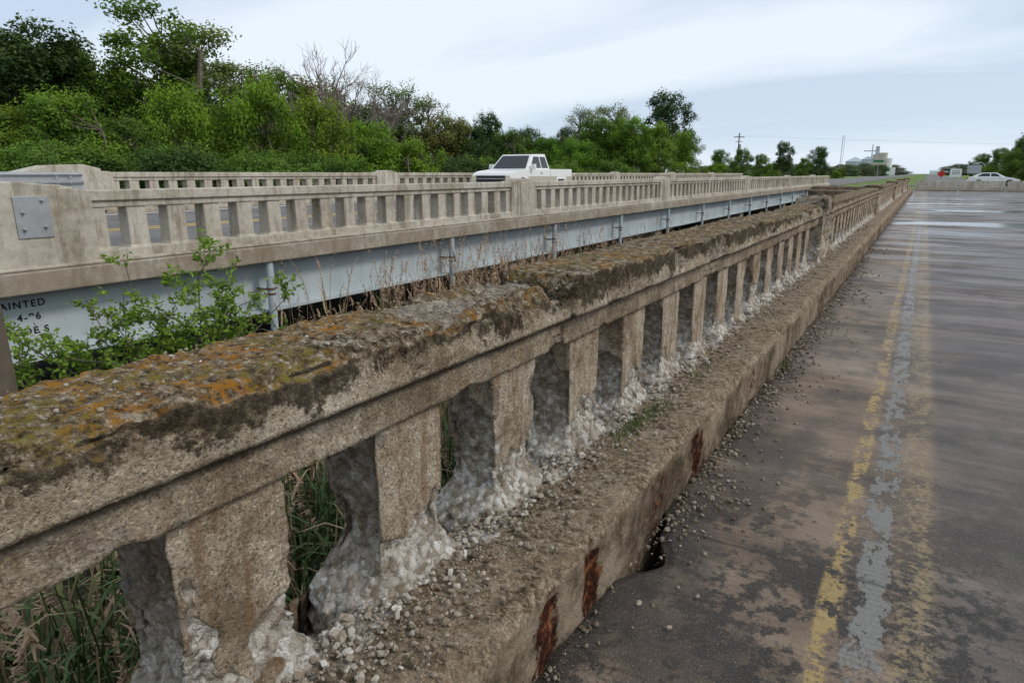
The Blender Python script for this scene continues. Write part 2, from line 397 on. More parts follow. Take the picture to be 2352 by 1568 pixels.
def rough_block(name, x0, x1, y0, y1, z0, z1, st, amp, e0=0.4, rnd=.05):
    ring0 = resample([(x1, y0), (x1, y1), (x0, y1), (x0, y0)], st); Nn = normals2(ring0)
    cx, cy = (x0+x1)/2, (y0+y1)/2; rings = []; er = []
    zs = list(np.arange(z0, z1, st))+[z1]
    for z in zs:
        ring = []
        for (x, y), (nx, ny) in zip(ring0, Nn):
            e = sm(-.1, .45, fb_(x*3, y*3, z*3, 3)+e0-.35)
            d = amp*(fb_(x*6, y*6, z*6, 3)-.3)-.03*e+e*.014*chunk(x, y, z, 22)
            c = min(abs(x-x1), abs(x-x0))+min(abs(y-y0), abs(y-y1)); q = max(0, rnd-c)*.5
            tp = max(0, z-(z1-.06))/.06*.5
            px, py = x+nx*(d-.05*tp*tp), y+ny*(d-.05*tp*tp)
            ring.append((px-(px-cx)*q, py-(py-cy)*q, z+.02*fb_(x*5, y*5, 3, 2)*(z > z1-.1))); er.append(e)
        rings.append(ring)
    last = rings[-1]
    for s in (.8, .55, .3, .1):
        ring = [(cx+(p[0]-cx)*s, cy+(p[1]-cy)*s, z1+.012+.025*fb_(p[0]*s*5, p[1]*s*5, 1, 3)) for p in last]
        rings.append(ring); er += [.3]*len(ring)
    loft(name, rings, MO, {'erode': er, 'rust': [0]*len(er)}, old)
rough_block('post_1', -1.42, -1.03, 9.2, 10.35, .1, 1.07, .022, .035, .65)
posts_old = [21.0, 32.8, 44.6, 56.4]
prev = 10.35
for i, p in enumerate(posts_old):
    rail_section('rail_cap_%d' % (i+3), prev, p, .07, .004, .035, 3)
    n = int((p-prev)/PER)
    for j in range(n):
        y0 = prev+.12+j*(p-prev)/n
        baluster('baluster_%d_%d' % (i, j), y0, y0+.27, 1 if p < 22 else 0, j+40*i, .8 if p < 40 else .5)
    rough_block('post_%d' % (i+2), -1.43, -1.02, p, p+1.1, .2, 1.06, .06, .02, .2)
    prev = p+1.1
rail_section('rail_cap_end', prev, 62, .1, .004, .04, 3)
for j in range(8): baluster('baluster_e%d' % j, prev+.1+j*.55, prev+.37+j*.55, 0, j, .4)

# ---- kerb / ledge
def curb():
    P0 = [(-.752, -.6), (-.752, .235), (-.775, .262), (-1.34, .272), (-1.34, -.6)]
    parts = [(-1.2, 5.2, .010, .011), (5.2, 14., .03, .025), (14., 62., .25, .06)]
    for pi, (a, b, st, ps) in enumerate(parts):
        P = resample(P0, ps); P = [p for p in P if p[0] > -1.339 or p[1] > .2 or p[1] < -.59]
        P = [p for p in P if not (p[1] < -.22 and p[1] > -.59)]
        Nn = normals2(P); ys = np.linspace(a, b, int((b-a)/st)+1); rings = []; er = []; ru = []
        for y in ys:
            ring = []
            ed = .003+.030*sm(.1, .55, nz_(1, y*2.3, 0))+.012*sm(0, .5, nz_(1, y*11, 0))
            rus = max(.85*math.exp(-((y-1.42)/.10)**2), 1.*math.exp(-((y-1.72)/.07)**2), .55*math.exp(-((y-2.35)/.14)**2), .75*math.exp(-((y-2.9)/.18)**2), .5*math.exp(-((y-4.1)/.2)**2), .5*math.exp(-((y-5.9)/.2)**2))
            g_ = gapm(y)
            for (x, z), (nx, nz) in zip(P, Nn):
                k0 = sm(.86, .98, -x) if z > .24 else 1.
                d = (.0015+.002*k0)*fb_(x*8, y*8, z*8, 3)+(.0008+.0014*k0)*nz_(x*40, y*40, z*40)
                px, pz = x+nx*d, z+nz*d; e = 0; r = 0
                c = math.hypot(px+.755, pz-.26); R = ed*2+.010
                if c < R: px -= (R-c)*.5; pz -= (R-c)*.4
                if nx > .4 and z > -.1:
                    px -= .016*rus*sm(-.2, .3, nz_(2, y*9, z*9)); r = rus*(1. if z < .2 else .6)
                    k = sm(.1, .5, nz_(4, y*3, z*3)); px -= .014*k; px += .004*k*chunk(x, y, z, 30)
                if z > .24 and x < -.86:
                    if y < 9.1: pz += ledge_z(x, y)-.272
                    k = sm(.95, 1.08, -x)
                    pz += k*(.016*fb_(x*7, y*7, 1, 3)+.010*chunk(x, y, 0, 26)+.004); e = k*(.38+.4*g_+.4*nz_(x*4, y*4, 1))
                elif z > .24 and x > -.95: r = .35*rus*sm(-.9, -.78, x)*(y < 2)
                ring.append((px, y, pz)); er.append(e); ru.append(r)
            rings.append(ring)
        loft('kerb_ledge_%d' % pi, rings, MO, {'erode': er, 'rust': ru}, old)
curb()

# ------------------------------------------------------------ DECK
def deck():
    ys = list(np.arange(-4, 12, .03))+list(np.arange(12, 70, .5))+[70]
    xs = [0, .04, .1, .3, .8, 2, 5, 10]
    V = []; F = []
    for y in ys:
        gap = .14*math.exp(-((y-2.12)/.15)**2)+.04*math.exp(-((y-2.36)/.08)**2)+.06*sm(.05, .5, nz_(0, y*1.4, 2))+.08*math.exp(-((y-4.95)/.25)**2)+.05*math.exp(-((y-3.4)/.12)**2)
        e = -.775+gap+.016*nz_(0, y*9, 5)+.008*nz_(0, y*26, 5)
        V.append((e, y, -.25)); V.append((e, y, -.012))
        for x in xs[1:]: V.append((e+x if x < .2 else -.75+x, y, 0.))
    n = len(xs)+1
    for i in range(len(ys)-1):
        for j in range(n-1): F.append([i*n+j, i*n+j+1, (i+1)*n+j+1, (i+1)*n+j])
    o = mesh_obj('concrete_road', V, F, MD)
    b = B(); b.box(-1.30, 10, -4, 64, -.9, -.62); b.box(-.55, 9.9, -4, 64, -.61, -.26)
    b.obj('road_slab', [dark], o)  # near-black colour stands in for shade inside the deck-edge gaps
deck()

# ------------------------------------------------------------ GRAVEL
import bmesh
_bm = bmesh.new(); bmesh.ops.create_icosphere(_bm, subdivisions=1, radius=1.); _bm.verts.ensure_lookup_table()
IV = np.array([v.co[:] for v in _bm.verts]); IF = np.array([[v.index for v in f.verts] for f in _bm.faces]); _bm.free()
_bm = bmesh.new(); bmesh.ops.create_cube(_bm, size=1.3); bmesh.ops.bevel(_bm, geom=_bm.edges[:]+_bm.verts[:], offset=.22, segments=1, affect='EDGES'); bmesh.ops.triangulate(_bm, faces=_bm.faces); _bm.verts.ensure_lookup_table()
CV = np.array([v.co[:] for v in _bm.verts]); CF = np.array([[v.index for v in f.verts] for f in _bm.faces]); _bm.free()
def stone_arr(C, S, lv, IV, IF, jit):
    n = len(C); m = len(IV)
    V = np.repeat(IV[None], n, 0)*(1+jit*(rng.random((n, m, 1))-.5))
    R = rng.normal(0, 1, (n, 3, 3)); Q, _ = np.linalg.qr(R)
    V = np.einsum('nij,nmj->nmi', Q, V*rng.uniform(.45, 1.2, (n, 1, 3)))
    V = V*np.array([1, 1, .8])*S[:, None, None]+C[:, None, :]
    return V.reshape(-1, 3), (IF[None]+np.arange(n)[:, None, None]*m).reshape(-1, 3), np.repeat(lv, m)
def stones(name, C, S, L_):
    h = rng.random(len(C)) < .35
    a = stone_arr(C[h], S[h], L_[h], IV, IF, .5); b = stone_arr(C[~h], S[~h]*1.05, L_[~h], CV, CF, .4)
    mesh_obj(name, np.concatenate([a[0], b[0]]), np.concatenate([a[1], b[1]+len(a[0])]), MS, {'lv': np.concatenate([a[2], b[2]])})
def U(a, b, n): return rng.uniform(a, b, n)
C = []; S = []; L = []
def addst(x, y, z, s, l):
    C.append(np.stack([x, y, z], 1)); S.append(s); L.append(l)
lz = np.vectorize(ledge_z)
n = 6400; y = .25*np.exp(U(0, 1, n)*math.log(70)); d = np.clip(rng.normal(1.03, .08, n), .82, 1.3)
addst(-d, y, lz(-d, y)+.008*rng.random(n)+.004*(d > 1.0), .003+.011*rng.random(n)**3.2*(1+y*.05), np.clip(rng.normal(.46, .24, n), 0, 1))
n = 1400; y = .3*np.exp(U(0, 1, n)*math.log(40)); d = U(.79, 1.0, n); addst(-d, y, np.full(n, .266), .002+.007*rng.random(n)**4, np.clip(rng.normal(.45, .25, n), 0, 1))
for i in range(-1, 15):
    r = .85+PER*i; n = 190 if i < 5 else 60
    y = U(r-.02, r+.30, n); d = U(1.02, 1.31, n)
    addst(-d, y, lz(-d, y)+.006+.012*rng.random(n), .004+.017*rng.random(n)**2.2, np.clip(rng.normal(.74, .2, n), 0, 1))
n = 5200; y = 1.2+U(0, 1, n)**1.2*13; keep = np.array([nz_(0, v*.9, 4)+.25+(.6 if 2.3 < v < 9.5 else 0) > rng.random()*.7 for v in y]); y = y[keep]; n = len(y)
d = .74-np.abs(rng.exponential(.085, n))*(1+.4*np.sin(y*3.1)); addst(-d, y, .002+.008*rng.random(n), .0025+.011*rng.random(n)**3*(1+.05*y), np.clip(rng.normal(.30, .2, n), 0, 1))
n = 420; y = 1.0+U(0, 1, n)**1.5*12; d = U(-.3, .7, n); addst(-d, y, np.full(n, .002), .0015+.005*rng.random(n)**5, np.clip(rng.normal(.5, .2, n), 0, 1))
addst(np.array([-.42, -.365, -.50, -.47]), np.array([1.42, 1.43, 1.75, 1.95]), np.full(4, .01), np.array([.014, .011, .012, .01]), np.array([.8, .45, .5, .6]))
n = 800; y = .2*np.exp(U(0, 1, n)*math.log(45)); d = U(1.09, 1.37, n); addst(-d, y, .999+.003*rng.random(n), .002+.005*rng.random(n)**3, np.clip(rng.normal(.4, .2, n), 0, 1))
n = 160; y = U(1.35, 2.08, n); d = U(1.08, 1.25, n); addst(-d, y, .975+.008*rng.random(n), .003+.007*rng.random(n)**2, np.clip(rng.normal(.45, .2, n), 0, 1))
stones('gravel', np.concatenate(C), np.concatenate(S), np.concatenate(L))
V = []; F = []; lv = []
for cx_, cy_, n, h in ((-1.0, 2.55, 150, .035), (-.98, 2.75, 160, .04), (-.96, 2.95, 90, .03), (-1.0, 1.75, 60, .02), (-.72, 5.0, 120, .05), (-.73, 3.6, 60, .03), (-.97, 3.6, 60, .03)):
    for _ in range(n):
        x = cx_+random.gauss(0, .03); y = cy_+random.gauss(0, .08); a = random.uniform(0, 6.28); w = .0025; hh = h*random.uniform(.4, 1.2); k = len(V)
        z0 = .27 if x < -.75 else 0
        V += [(x, y, z0), (x+w*math.cos(a)*2, y+w*math.sin(a)*2, z0), (x+random.gauss(0, .012), y+random.gauss(0, .012), z0+hh)]; F.append([k, k+1, k+2]); lv += [random.uniform(.2, .5)]*3
mesh_obj('moss_tufts', V, F, MR, {'lv': lv})

# ------------------------------------------------------------ NEW BRIDGE
nb = empty('highway_bridge')
def railing(name, D, zt, posts, t_end, face):
    r = empty(name); r.parent = nb
    b = B(); xc = -D-.15*face
    segs = []; prev = posts[0]
    for p in posts[1:]+[t_end]: segs.append((prev, p)); prev = p
    for a, c in segs:
        a2, c2 = a+.62, c-.62
        b.box(xc-.175, xc+.175, a2-.1, c2+.1, zt-.13, zt)
        b.box(xc-.135, xc+.135, a2-.05, c2+.05, zt-.215, zt-.13)
        n = round((c2-a2)/.55); per = (c2-a2)/n
        for i in range(n+1):
            y = a2+i*per; ww = .135
            if i in (0, n): ww = .16
            j = random.uniform(-.004, .004)
            b.hexa([(xc-.12, y-ww, zt-.74), (xc+.12, y-ww, zt-.74), (xc+.12, y+ww, zt-.74), (xc-.12, y+ww, zt-.74), (xc-.115, y-ww+.008, zt-.212), (xc+.115+j, y-ww+.008, zt-.212), (xc+.115+j, y+ww-.008, zt-.212), (xc-.115, y+ww-.008, zt-.212)])
            b.hexa([(xc-.165, y-ww-.035, zt-.745), (xc+.165, y-ww-.035, zt-.745), (xc+.165, y+ww+.035, zt-.745), (xc-.165, y+ww+.035, zt-.745), (xc-.122, y-ww-.002, zt-.705), (xc+.122, y-ww-.002, zt-.705), (xc+.122, y+ww+.002, zt-.705), (xc-.122, y+ww+.002, zt-.705)])
        b.box(xc-.17, xc+.17, a2-.3, c2+.3, zt-.93, zt-.738)
    for p in posts:
        for (h, x, top) in ((.33, .205, .085), (.60, .182, .03)):
            poly = [(p-h, zt-.93), (p-h, zt+top-.05), (p-h+.07, zt+top-.015), (p-.2*h, zt+top), (p+.2*h, zt+top), (p+h-.07, zt+top-.015), (p+h, zt+top-.05), (p+h, zt-.93)]
            b.prism(poly, xc-x, xc+x, 'x')
        b.box(xc-.16, xc+.225, p-.24, p+.24, zt-.9, zt-.02)
    b.obj('railing_concrete', [MN], r, .014)
pn = [14.85, 25.9, 40.3, 54.3, 67.6]
railing('near_railing', 8.8, 1.18, [3.72]+pn, 79.3, 1)
railing('far_railing', 18.0, 1.42, [8.7, 19.6, 31., 42.2, 54, 66], 79, -1)
b = B()
poly = [(-6, .3), (-6, 1.05), (1.2, 1.10), (2.6, 1.27), (3.0, 1.30), (3.55, 1.29), (3.92, 1.25), (3.92, .3)]
b.prism(poly, -9.14, -8.69, 'x'); b.box(-9.11, -8.735, 3.9, 4.12, .25, 1.225)
b.obj('end_block', [MN], nb, .02)
poly = [(5.5, .4), (5.5, 1.3), (7.2, 1.42), (7.8, 1.57), (8.6, 1.60), (9.0, 1.50), (9.0, .4)]
b = B(); b.prism(poly, -18.2, -17.6, 'x'); b.obj('far_end_block', [MN], nb, .02)
b = B(); b.box(-8.688, -8.672, 3.43, 3.80, .66, 1.13)
for yy, zz in ((3.50, .76), (3.72, .78), (3.51, .95), (3.72, 1.08)):
    b.cyl((-8.672, yy, zz), .022, .018, 'x', 6); b.cyl((-8.66, yy, zz), .012, .035, 'x', 8)
b.obj('steel_plate', [galv], nb, .004)
b = B(); b.box(-9.3, -8.62, -8, 79.3, .03, .285); b.box(-18.4, -17.6, -8, 79.3, .2, .5); b.box(-9.12, -8.66, -8, 79.3, .286, .33)
b.obj('fascia', [MN], nb, .02)
b = B(); b.hexa([(-17.9, -60, .15), (-8.95, -60, -.02), (-8.95, 79.3, -.02), (-17.9, 79.3, .15), (-17.9, -60, .41), (-8.95, -60, .2), (-8.95, 79.3, .2), (-17.9, 79.3, .41)])
b.obj('deck_slab', [asph], nb)
b = B()
for gx in (-9.0, -11.2, -13.4, -15.6, -17.7):
    zt = .028
    b.box(gx-.008, gx+.008, -5, 79.2, -.775, zt-.03); b.box(gx-.16, gx+.16, -5, 79.2, zt-.028, zt-.0); b.box(gx-.19, gx+.19, -5, 79.2, -.80, -.77)
    for t in list(np.arange(2.4, 79, 5.55)): b.box(gx-.15, gx-.009, t-.006, t+.006, -.77, 0)
b.obj('girders', [MST], nb)
b = B()
for i in range(15):
    t = 6.8+4.83*i+(max(0, i-3)*.15)
    b.cyl((-8.72, t, -1.35), .062, 1.38, 'z', 16)
    b.cyl((-8.72, t, -.42), .072, .035, 'z', 16, 1); b.cyl((-8.72, t, -.5), .072, .03, 'z', 16, 1)
    b.box(-8.98, -8.70, t-.075, t-.055, -.43, -.40, 1); b.box(-8.74, -8.72, t-.36, t+.14, -.42, -.405, 1)
b.obj('drain_pipes', [MST, simple('rusty_clamp', (.14, .09, .06), .8)], nb)
for s_, yy, zz, sz in (('PAINTED', 3.15, -.17, .115), ('4-96', 3.38, -.33, .115), ('CODE S', 3.22, -.50, .115)):
    cu = bpy.data.curves.new('stencil', 'FONT'); cu.body = s_; cu.size = sz; cu.offset = .003; cu.space_character = 1.25
    o = bpy.data.objects.new('stencil_'+s_.lower().replace(' ', '_'), cu); o.location = (-8.988, yy, zz); o.rotation_euler = (rad(90), 0, rad(90)); cu.materials.append(blackp)
    scene.collection.objects.link(o); o.parent = nb
b = B()
for t in (14.85, 25.9, 40.3, 54.3, 67.6):
    b.box(-18, -8.95, t-.4, t+.4, -1.5, -.82)
    for x in (-10, -13.4, -16.8): b.cyl((x, t, -4.5), .4, 3.0, 'z', 18)
b.box(-18.5, -8.6, 78.5, 79.6, -4, -.05)
b.obj('piers', [MN], nb, .02)
def zr(x): return .2+(-8.95-x)*(.21/8.95)
b = B()
for x0, w, mi in ((-9.75, .12, 0), (-17.1, .12, 0), (-13.3, .1, 1), (-13.6, .1, 1)):
    b.hexa([(x0-w, -60, zr(x0-w)-.02), (x0, -60, zr(x0)-.02), (x0, 79.3, zr(x0)-.02), (x0-w, 79.3, zr(x0-w)-.02), (x0-w, -60, zr(x0-w)+.004), (x0, -60, zr(x0)+.004), (x0, 79.3, zr(x0)+.004), (x0-w, 79.3, zr(x0-w)+.004)], mi)
b.obj('lane_lines', [wline, yline], nb)
def wprof(zc, x):
    return [(x+.0, zc-.25), (x+.07, zc-.19), (x+.07, zc-.14), (x, zc-.08), (x, zc-.06), (x+.07, zc), (x+.07, zc+.05), (x, zc+.11), (x, zc+.14), (x+.07, zc+.19), (x+.0, zc+.25)]
gr = empty('guardrail'); b = B(); pr = wprof(1.17, -17.56); pr2 = [(p[0]-.012, p[1]) for p in pr[::-1]]
b.prism(pr+pr2, -30, 8.5, 'y'); b.obj('beam', [galv], gr)
b = B()
for t in range(-28, 6, 2): b.box(-17.86, -17.57, t, t+.15, -.5, 1.3)
for zz in (1.03, 1.17, 1.31):
    for yy in (7.9, 8.2): b.cyl((-17.50, yy, zz), .025, .03, 'x', 8, 1)
b.obj('posts', [wood, galv], gr)
b = B(); b.cyl((-6.05, 2.06, -3.2), .14, 3.58, 'z', 18, 0, .12); b.obj('wooden_pile', [wood], None, .01)

# ------------------------------------------------------------ GROUND
def gz(x, y):
    hi = sm(58, 72, y); lo = -2.7
    if x < -19: lo = -2.7+.9*sm(20, 28, -x)
    lo -= .9*sm(26, 30, y)*(1-sm(46, 50, y))
    z = lo*(1-hi)+(-.3)*hi
    sb = sm(12, 22, -y); z = z*(1-sb)+(-.3)*sb
    em = sm(74, 84, y)*(1-sm(1.0, 6.0, abs(x+13.4)-5.0)); z = z*(1-em)+.08*em
    er = sm(68, 72, y)*(1-sm(1, 5, abs(x-4.5)-6)); z = z*(1-er)+(-.04)*er
    if abs(x) > 40 or y > 120: z += .12*nz_(x*.02, y*.02, 0)*(0 if (x > -30 and x < 20) else 1)
    return z
xs = np.array(sorted(set([-2500, -1500, -900, -500, -300, -200, -150, -120, -100, -80, -60, -50, -40]+list(np.arange(-35, 25, 1.25))+[30, 40, 60, 80, 120, 200, 400, 800, 1500, 2500])))
ys = np.array(sorted(set([-600, -300, -150, -80, -50, -30]+list(np.arange(-24, 96, 1.5))+[100, 110, 125, 150, 200, 300, 450, 700, 1000, 1500, 2500, 4000])))
V = [(x, y, gz(x, y)) for y in ys for x in xs]; nx_ = len(xs)
F = [[j*nx_+i, j*nx_+i+1, (j+1)*nx_+i+1, (j+1)*nx_+i] for j in range(len(ys)-1) for i in range(nx_-1)]
mesh_obj('ground', V, F, MG, smooth=True)
wm = M('water', .06); wm.col((.02, .022, .018)); wm.bump(wm.noise(4, 3), .2, .02)
mesh_obj('river_water', [(-300, 27, -3.15), (60, 27, -3.15), (60, 49, -3.15), (-300, 49, -3.15)], [[0, 1, 2, 3]], wm.m)
b = B(); b.box(-19.0, -8.0, 79.3, 1800, -.3, .19); b.box(-.2, 8.5, 76, 1800, -.3, .02); b.box(-60, 60, 88.5, 95.5, -.4, .045)
b.obj('asphalt_road', [asph])
b = B(); b.box(-8.5, -1.5, 64.5, 65.2, -3.2, .32); b.box(-8.5, -1.45, 62.5, 64.4, -3, .0); b.obj('abutment_wall', [MO, ], None, .02)
def barrier(x0, y0, L_, rz):
    b = B(); pf = [(-.3, 0), (-.3, .08), (-.14, .33), (-.08, .81), (.08, .81), (.14, .33), (.3, .08), (.3, 0)]
    b.prism(pf, 0, L_, 'x')
    o = b.obj('concrete_barrier', [MN], None, .015); o.location = (x0, y0, 0.004); o.rotation_euler = (0, 0, rz)
for i, (x0, y0, rz) in enumerate(((-.7, 66.3, .02), (2.42, 66.35, -.01), (5.6, 66.2, -.05), (8.75, 65.4, -.12), (11.9, 64.8, -.1))): barrier(x0, y0, 3.05, rz)

# ------------------------------------------------------------ TREES
def tube(V, F, I, LV, p0, p1, r0, r1, mi=0, n=5):
    d = (p1-p0); L_ = np.linalg.norm(d)
    if L_ < 1e-5: return
    d = d/L_; a = np.array([0, 0, 1.]) if abs(d[2]) < .9 else np.array([1., 0, 0]); u = np.cross(d, a); u /= np.linalg.norm(u); w = np.cross(d, u)
    k = len(V)
    for p, r in ((p0, r0), (p1, r1)):
        for i in range(n):
            t = 2*math.pi*i/n; V.append(tuple(p+r*(math.cos(t)*u+math.sin(t)*w)))
    for i in range(n): F.append([k+i, k+(i+1) % n, k+n+(i+1) % n, k+n+i]); I.append(mi)
    LV.extend([.5]*(2*n))
def limb(V, F, I, LV, p0, p1, r0, r1, g, seg=4, sag=.12):
    L_ = np.linalg.norm(p1-p0); pts = [p0+(p1-p0)*i/seg for i in range(seg+1)]
    for i in range(1, seg): pts[i] = pts[i]+g.normal(0, .05*L_, 3)-np.array([0, 0, sag*L_*math.sin(math.pi*i/seg)*.5])
    for i in range(seg): tube(V, F, I, LV, pts[i], pts[i+1], r0+(r1-r0)*i/seg, r0+(r1-r0)*(i+1)/seg)
    return pts
def make_tree(name, seed, H=10., R=3.6, base=.25, ncl=80, nl=330, leaf=.13, cr=.85, trunks=1, full=.5, wide=.45):
    g = np.random.default_rng(seed); V = []; F = []; I = []; LV = []
    roots = []
    for t in range(trunks):
        p = np.array([g.normal(0, .25*(trunks > 1)), g.normal(0, .25*(trunks > 1)), -.6]); e = np.array([g.normal(0, R*.22), g.normal(0, R*.22), H*.75])
        roots += limb(V, F, I, LV, p, e, H*.020, H*.007, g, 7, 0.)[2:]
    lob = [(g.uniform(0, 6.28), g.uniform(.1, .95), g.uniform(.6, 1.3)) for _ in range(9)]
    cs = []
    while len(cs) < ncl:
        a = g.uniform(0, 6.28); h = g.uniform(0, 1)
        env = max(.05, 1-abs((h-wide)/(1.03-wide if h > wide else wide+.35))**2.2)**full
        lobf = .8+sum(.24*math.exp(-((h-l[1])/.16)**2)*math.cos(a-l[0])*l[2] for l in lob)
        r = R*env*lobf*g.uniform(.12, 1.)**.55
        cs.append(np.array([math.cos(a)*r, math.sin(a)*r, H*(base+(1-base-.05)*h)]))
    LVs = []; Vs = []
    for c in cs:
        j = min(roots, key=lambda q: np.linalg.norm(q-c)+max(0, q[2]-c[2])*1.5)
        limb(V, F, I, LV, j, c, H*.005, H*.0015, g, 3)
        rc = cr*g.uniform(.5, 1.3); n = int(nl*g.uniform(.6, 1.2)*(rc/cr)**1.5)
        dirs = g.normal(0, 1, (n, 3)); dirs /= np.linalg.norm(dirs, axis=1)[:, None]
        rr = rc*g.uniform(.2, 1.05, (n, 1))**.45
        wob = 1+.3*np.sin(dirs[:, :1]*5+c[0]*3)*np.sin(dirs[:, 2:]*4+c[1])+.25*np.sin(dirs[:, 1:2]*6+c[2]*3)
        P = c+dirs*rr*wob*np.array([1, 1, .9])
        nrm = dirs*.9+g.normal(0, .5, (n, 3))+np.array([0, 0, .4]); nrm /= np.linalg.norm(nrm, axis=1)[:, None]
        u = np.cross(nrm, g.normal(0, 1, (n, 3))); u /= np.linalg.norm(u, axis=1)[:, None]; w = np.cross(nrm, u)
        s = leaf*g.uniform(.55, 1.25, (n, 1))
        Q = np.stack([P-u*s, P-w*s*.6, P+u*s, P+w*s*.6], 1); Vs.append(Q.reshape(-1, 3))
        cl = g.uniform(.2, .65)
        LVs.append(np.repeat(np.clip(cl+.38*dirs[:, 2]+g.normal(0, .14, n), 0, 1), 4))  # leaves lighten towards clump tops: top lighting put into the colour
    k = len(V); LA = np.concatenate(Vs); n = len(LA)//4
    Vall = np.concatenate([np.array(V), LA]); Fl = F+(np.arange(n*4).reshape(-1, 4)+k).tolist(); Iall = I+[1]*n
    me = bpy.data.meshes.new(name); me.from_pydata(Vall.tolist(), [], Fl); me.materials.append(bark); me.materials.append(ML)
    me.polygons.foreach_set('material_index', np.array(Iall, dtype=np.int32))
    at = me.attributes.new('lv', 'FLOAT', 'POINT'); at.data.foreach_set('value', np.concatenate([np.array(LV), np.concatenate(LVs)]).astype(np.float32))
    return me
TM = {
 'tall': make_tree('tall_tree', 1, 10, 2.7, .24, 105, 180, .08, .52, 2, .42, .5),
 'tall2': make_tree('tall_tree_b', 2, 10, 2.7, .14, 115, 220, .085, .6, 1, .38, .45),
 'round': make_tree('round_tree', 3, 10, 3.9, .04, 150, 250, .105, .82, 1, .42, .4),
 'round2': make_tree('round_tree_b', 4, 10, 4.0, .02, 150, 250, .105, .82, 2, .38, .35),
 'bushy': make_tree('bushy_tree', 5, 10, 5.6, .02, 120, 270, .14, 1.2, 3, .45, .3),
 'bushy2': make_tree('bushy_tree_b', 6, 10, 6.2, .0, 120, 270, .14, 1.2, 3, .5, .3),
 'airy': make_tree('airy_tree', 7, 10, 3.0, .12, 115, 115, .065, .5, 2, .42, .5),
 'lone': make_tree('lone_tree', 8, 10, 2.9, .30, 105, 230, .10, .68, 1, .4, .45),
}
BR = (.15, .25, .022); GR = (.10, .18, .022); DG = (.05, .10, .022); OL = (.17, .185, .055); FAR_HAZE = (.13, .18, .09)  # last tint is paler: distance haze put into the leaf colour
def polar(b, r): return (r*math.sin(rad(b)), r*math.cos(rad(b)))
def tree(kind, b, r, top, col, wid=1., parent=None, name='deciduous_tree'):
    x, y = polar(b, r)
    if -20.5 < x < 13 and y > 0: return
    z0 = gz(x, y)-.1; H = top-z0
    o = bpy.data.objects.new(name, TM[kind]); s = H/10.
    o.location = (x, y, z0); o.scale = (s*wid, s*wid, s); o.rotation_euler = (0, 0, random.uniform(0, 6.28))
    o.color = (*[c*random.uniform(.9, 1.12) for c in col], 1); scene.collection.objects.link(o)
    if parent: o.parent = parent
    return o
for a in [
 ('round', -71, 46, 8.8, GR, .9), ('tall2', -67.8, 47, 9.0, GR, 1.3), ('tall2', -65.2, 45, 9.4, DG, 1.3), ('tall2', -62.8, 46, 8.6, GR, 1.1), ('tall', -58.6, 48, 11.8, GR, 1.3),
 ('tall', -55.8, 50, 10.8, OL, 1.25), ('round', -60.5, 50, 7.6, DG, 1.), ('tall2', -63.8, 52, 9.4, DG, 1.1), ('round', -68.8, 52, 8., DG, 1.), ('round', -57, 52, 7.6, DG, .9),
 ('round2', -64.5, 35, 4.9, BR, .95), ('round2', -69, 36, 4.4, BR, 1.), ('round', -61, 36, 4.0, GR, 1.), ('bushy', -57.5, 37, 5.4, BR, .62), ('bushy2', -51.6, 38, 6.1, BR, .62), ('bushy', -47.4, 39, 5.4, BR, .62), ('round', -43.6, 41, 4.5, BR, .95), ('round2', -40.2, 42, 3.5, BR, 1.),
 ('airy', -53.2, 58, 10.4, OL, 1.3), ('round', -50.9, 60, 9.9, GR, .95), ('round2', -48, 62, 9.4, OL, .9), ('tall2', -45., 64, 8.0, GR, 1.2), ('airy', -41.2, 60, 9.2, GR, 1.2), ('airy', -39.2, 62, 8.4, OL, 1.2), ('round', -42.5, 62, 7.6, DG, 1.),
 ('round', -37, 60, 6.4, OL, 1.), ('round2', -35.6, 62, 6.0, DG, .9), ('round', -33.6, 70, 7.6, DG, .62), ('round2', -31.8, 66, 5.6, GR, .9), ('round', -30.2, 70, 6.1, DG, .75), ('round2', -28.5, 68, 5.0, GR, 1.), ('round', -27., 76, 6.6, DG, .62),
 ('airy', -25.3, 70, 8.3, OL, 1.2), ('airy', -23., 75, 8.9, OL, 1.4), ('round', -24.5, 68, 7.0, GR, .9), ('lone', -18.9, 86, 11.1, DG, 1.12),
 ('round', -21.8, 66, 6.8, BR, .9), ('round2', -19.6, 68, 6.2, BR, .85), ('round', -17.4, 74, 5.8, BR, .85), ('round2', -26.5, 64, 4.6, BR, 1.),
 ('round', -14.6, 112, 5.2, GR, .9), ('round2', -13., 110, 5.2, GR, .9), ('lone', -9.8, 135, 7.2, DG, 1.0), ('round', -11.4, 125, 4.8, GR, .9), ('round', -7.2, 172, 7.6, DG, .9), ('round2', -8.3, 160, 4.8, GR, .9),
 ('round', 6.2, 125, 7.2, GR, 1.), ('round2', 5.2, 150, 7.4, GR, 1.), ('lone', 7.2, 105, 9.6, DG, 1.2), ('round', 4.2, 190, 7.2, GR, 1.1), ('round2', 6.8, 140, 7.6, GR, 1.), ('round', 3.2, 240, 7.2, GR, 1.1)]:
    tree(*a)
und = empty('undergrowth')
for i in range(34):
    b_ = -74+i*1.8; r = random.uniform(29, 37) if b_ < -44 else max(random.uniform(38, 50), 22.5/math.sin(rad(-b_)))
    tree(random.choice(['bushy', 'bushy2', 'round2']), b_, r, random.uniform(1.5, 2.7), random.choice([BR, GR, GR, OL, DG]), 1.15, und, 'bush')
for i in range(18):
    tree('round', -70+i*2.8, 64+random.uniform(0, 12), random.uniform(4.4, 6.), random.choice([DG, GR]), 1.25, und, 'bush')
dtl = empty('distant_tree_line')
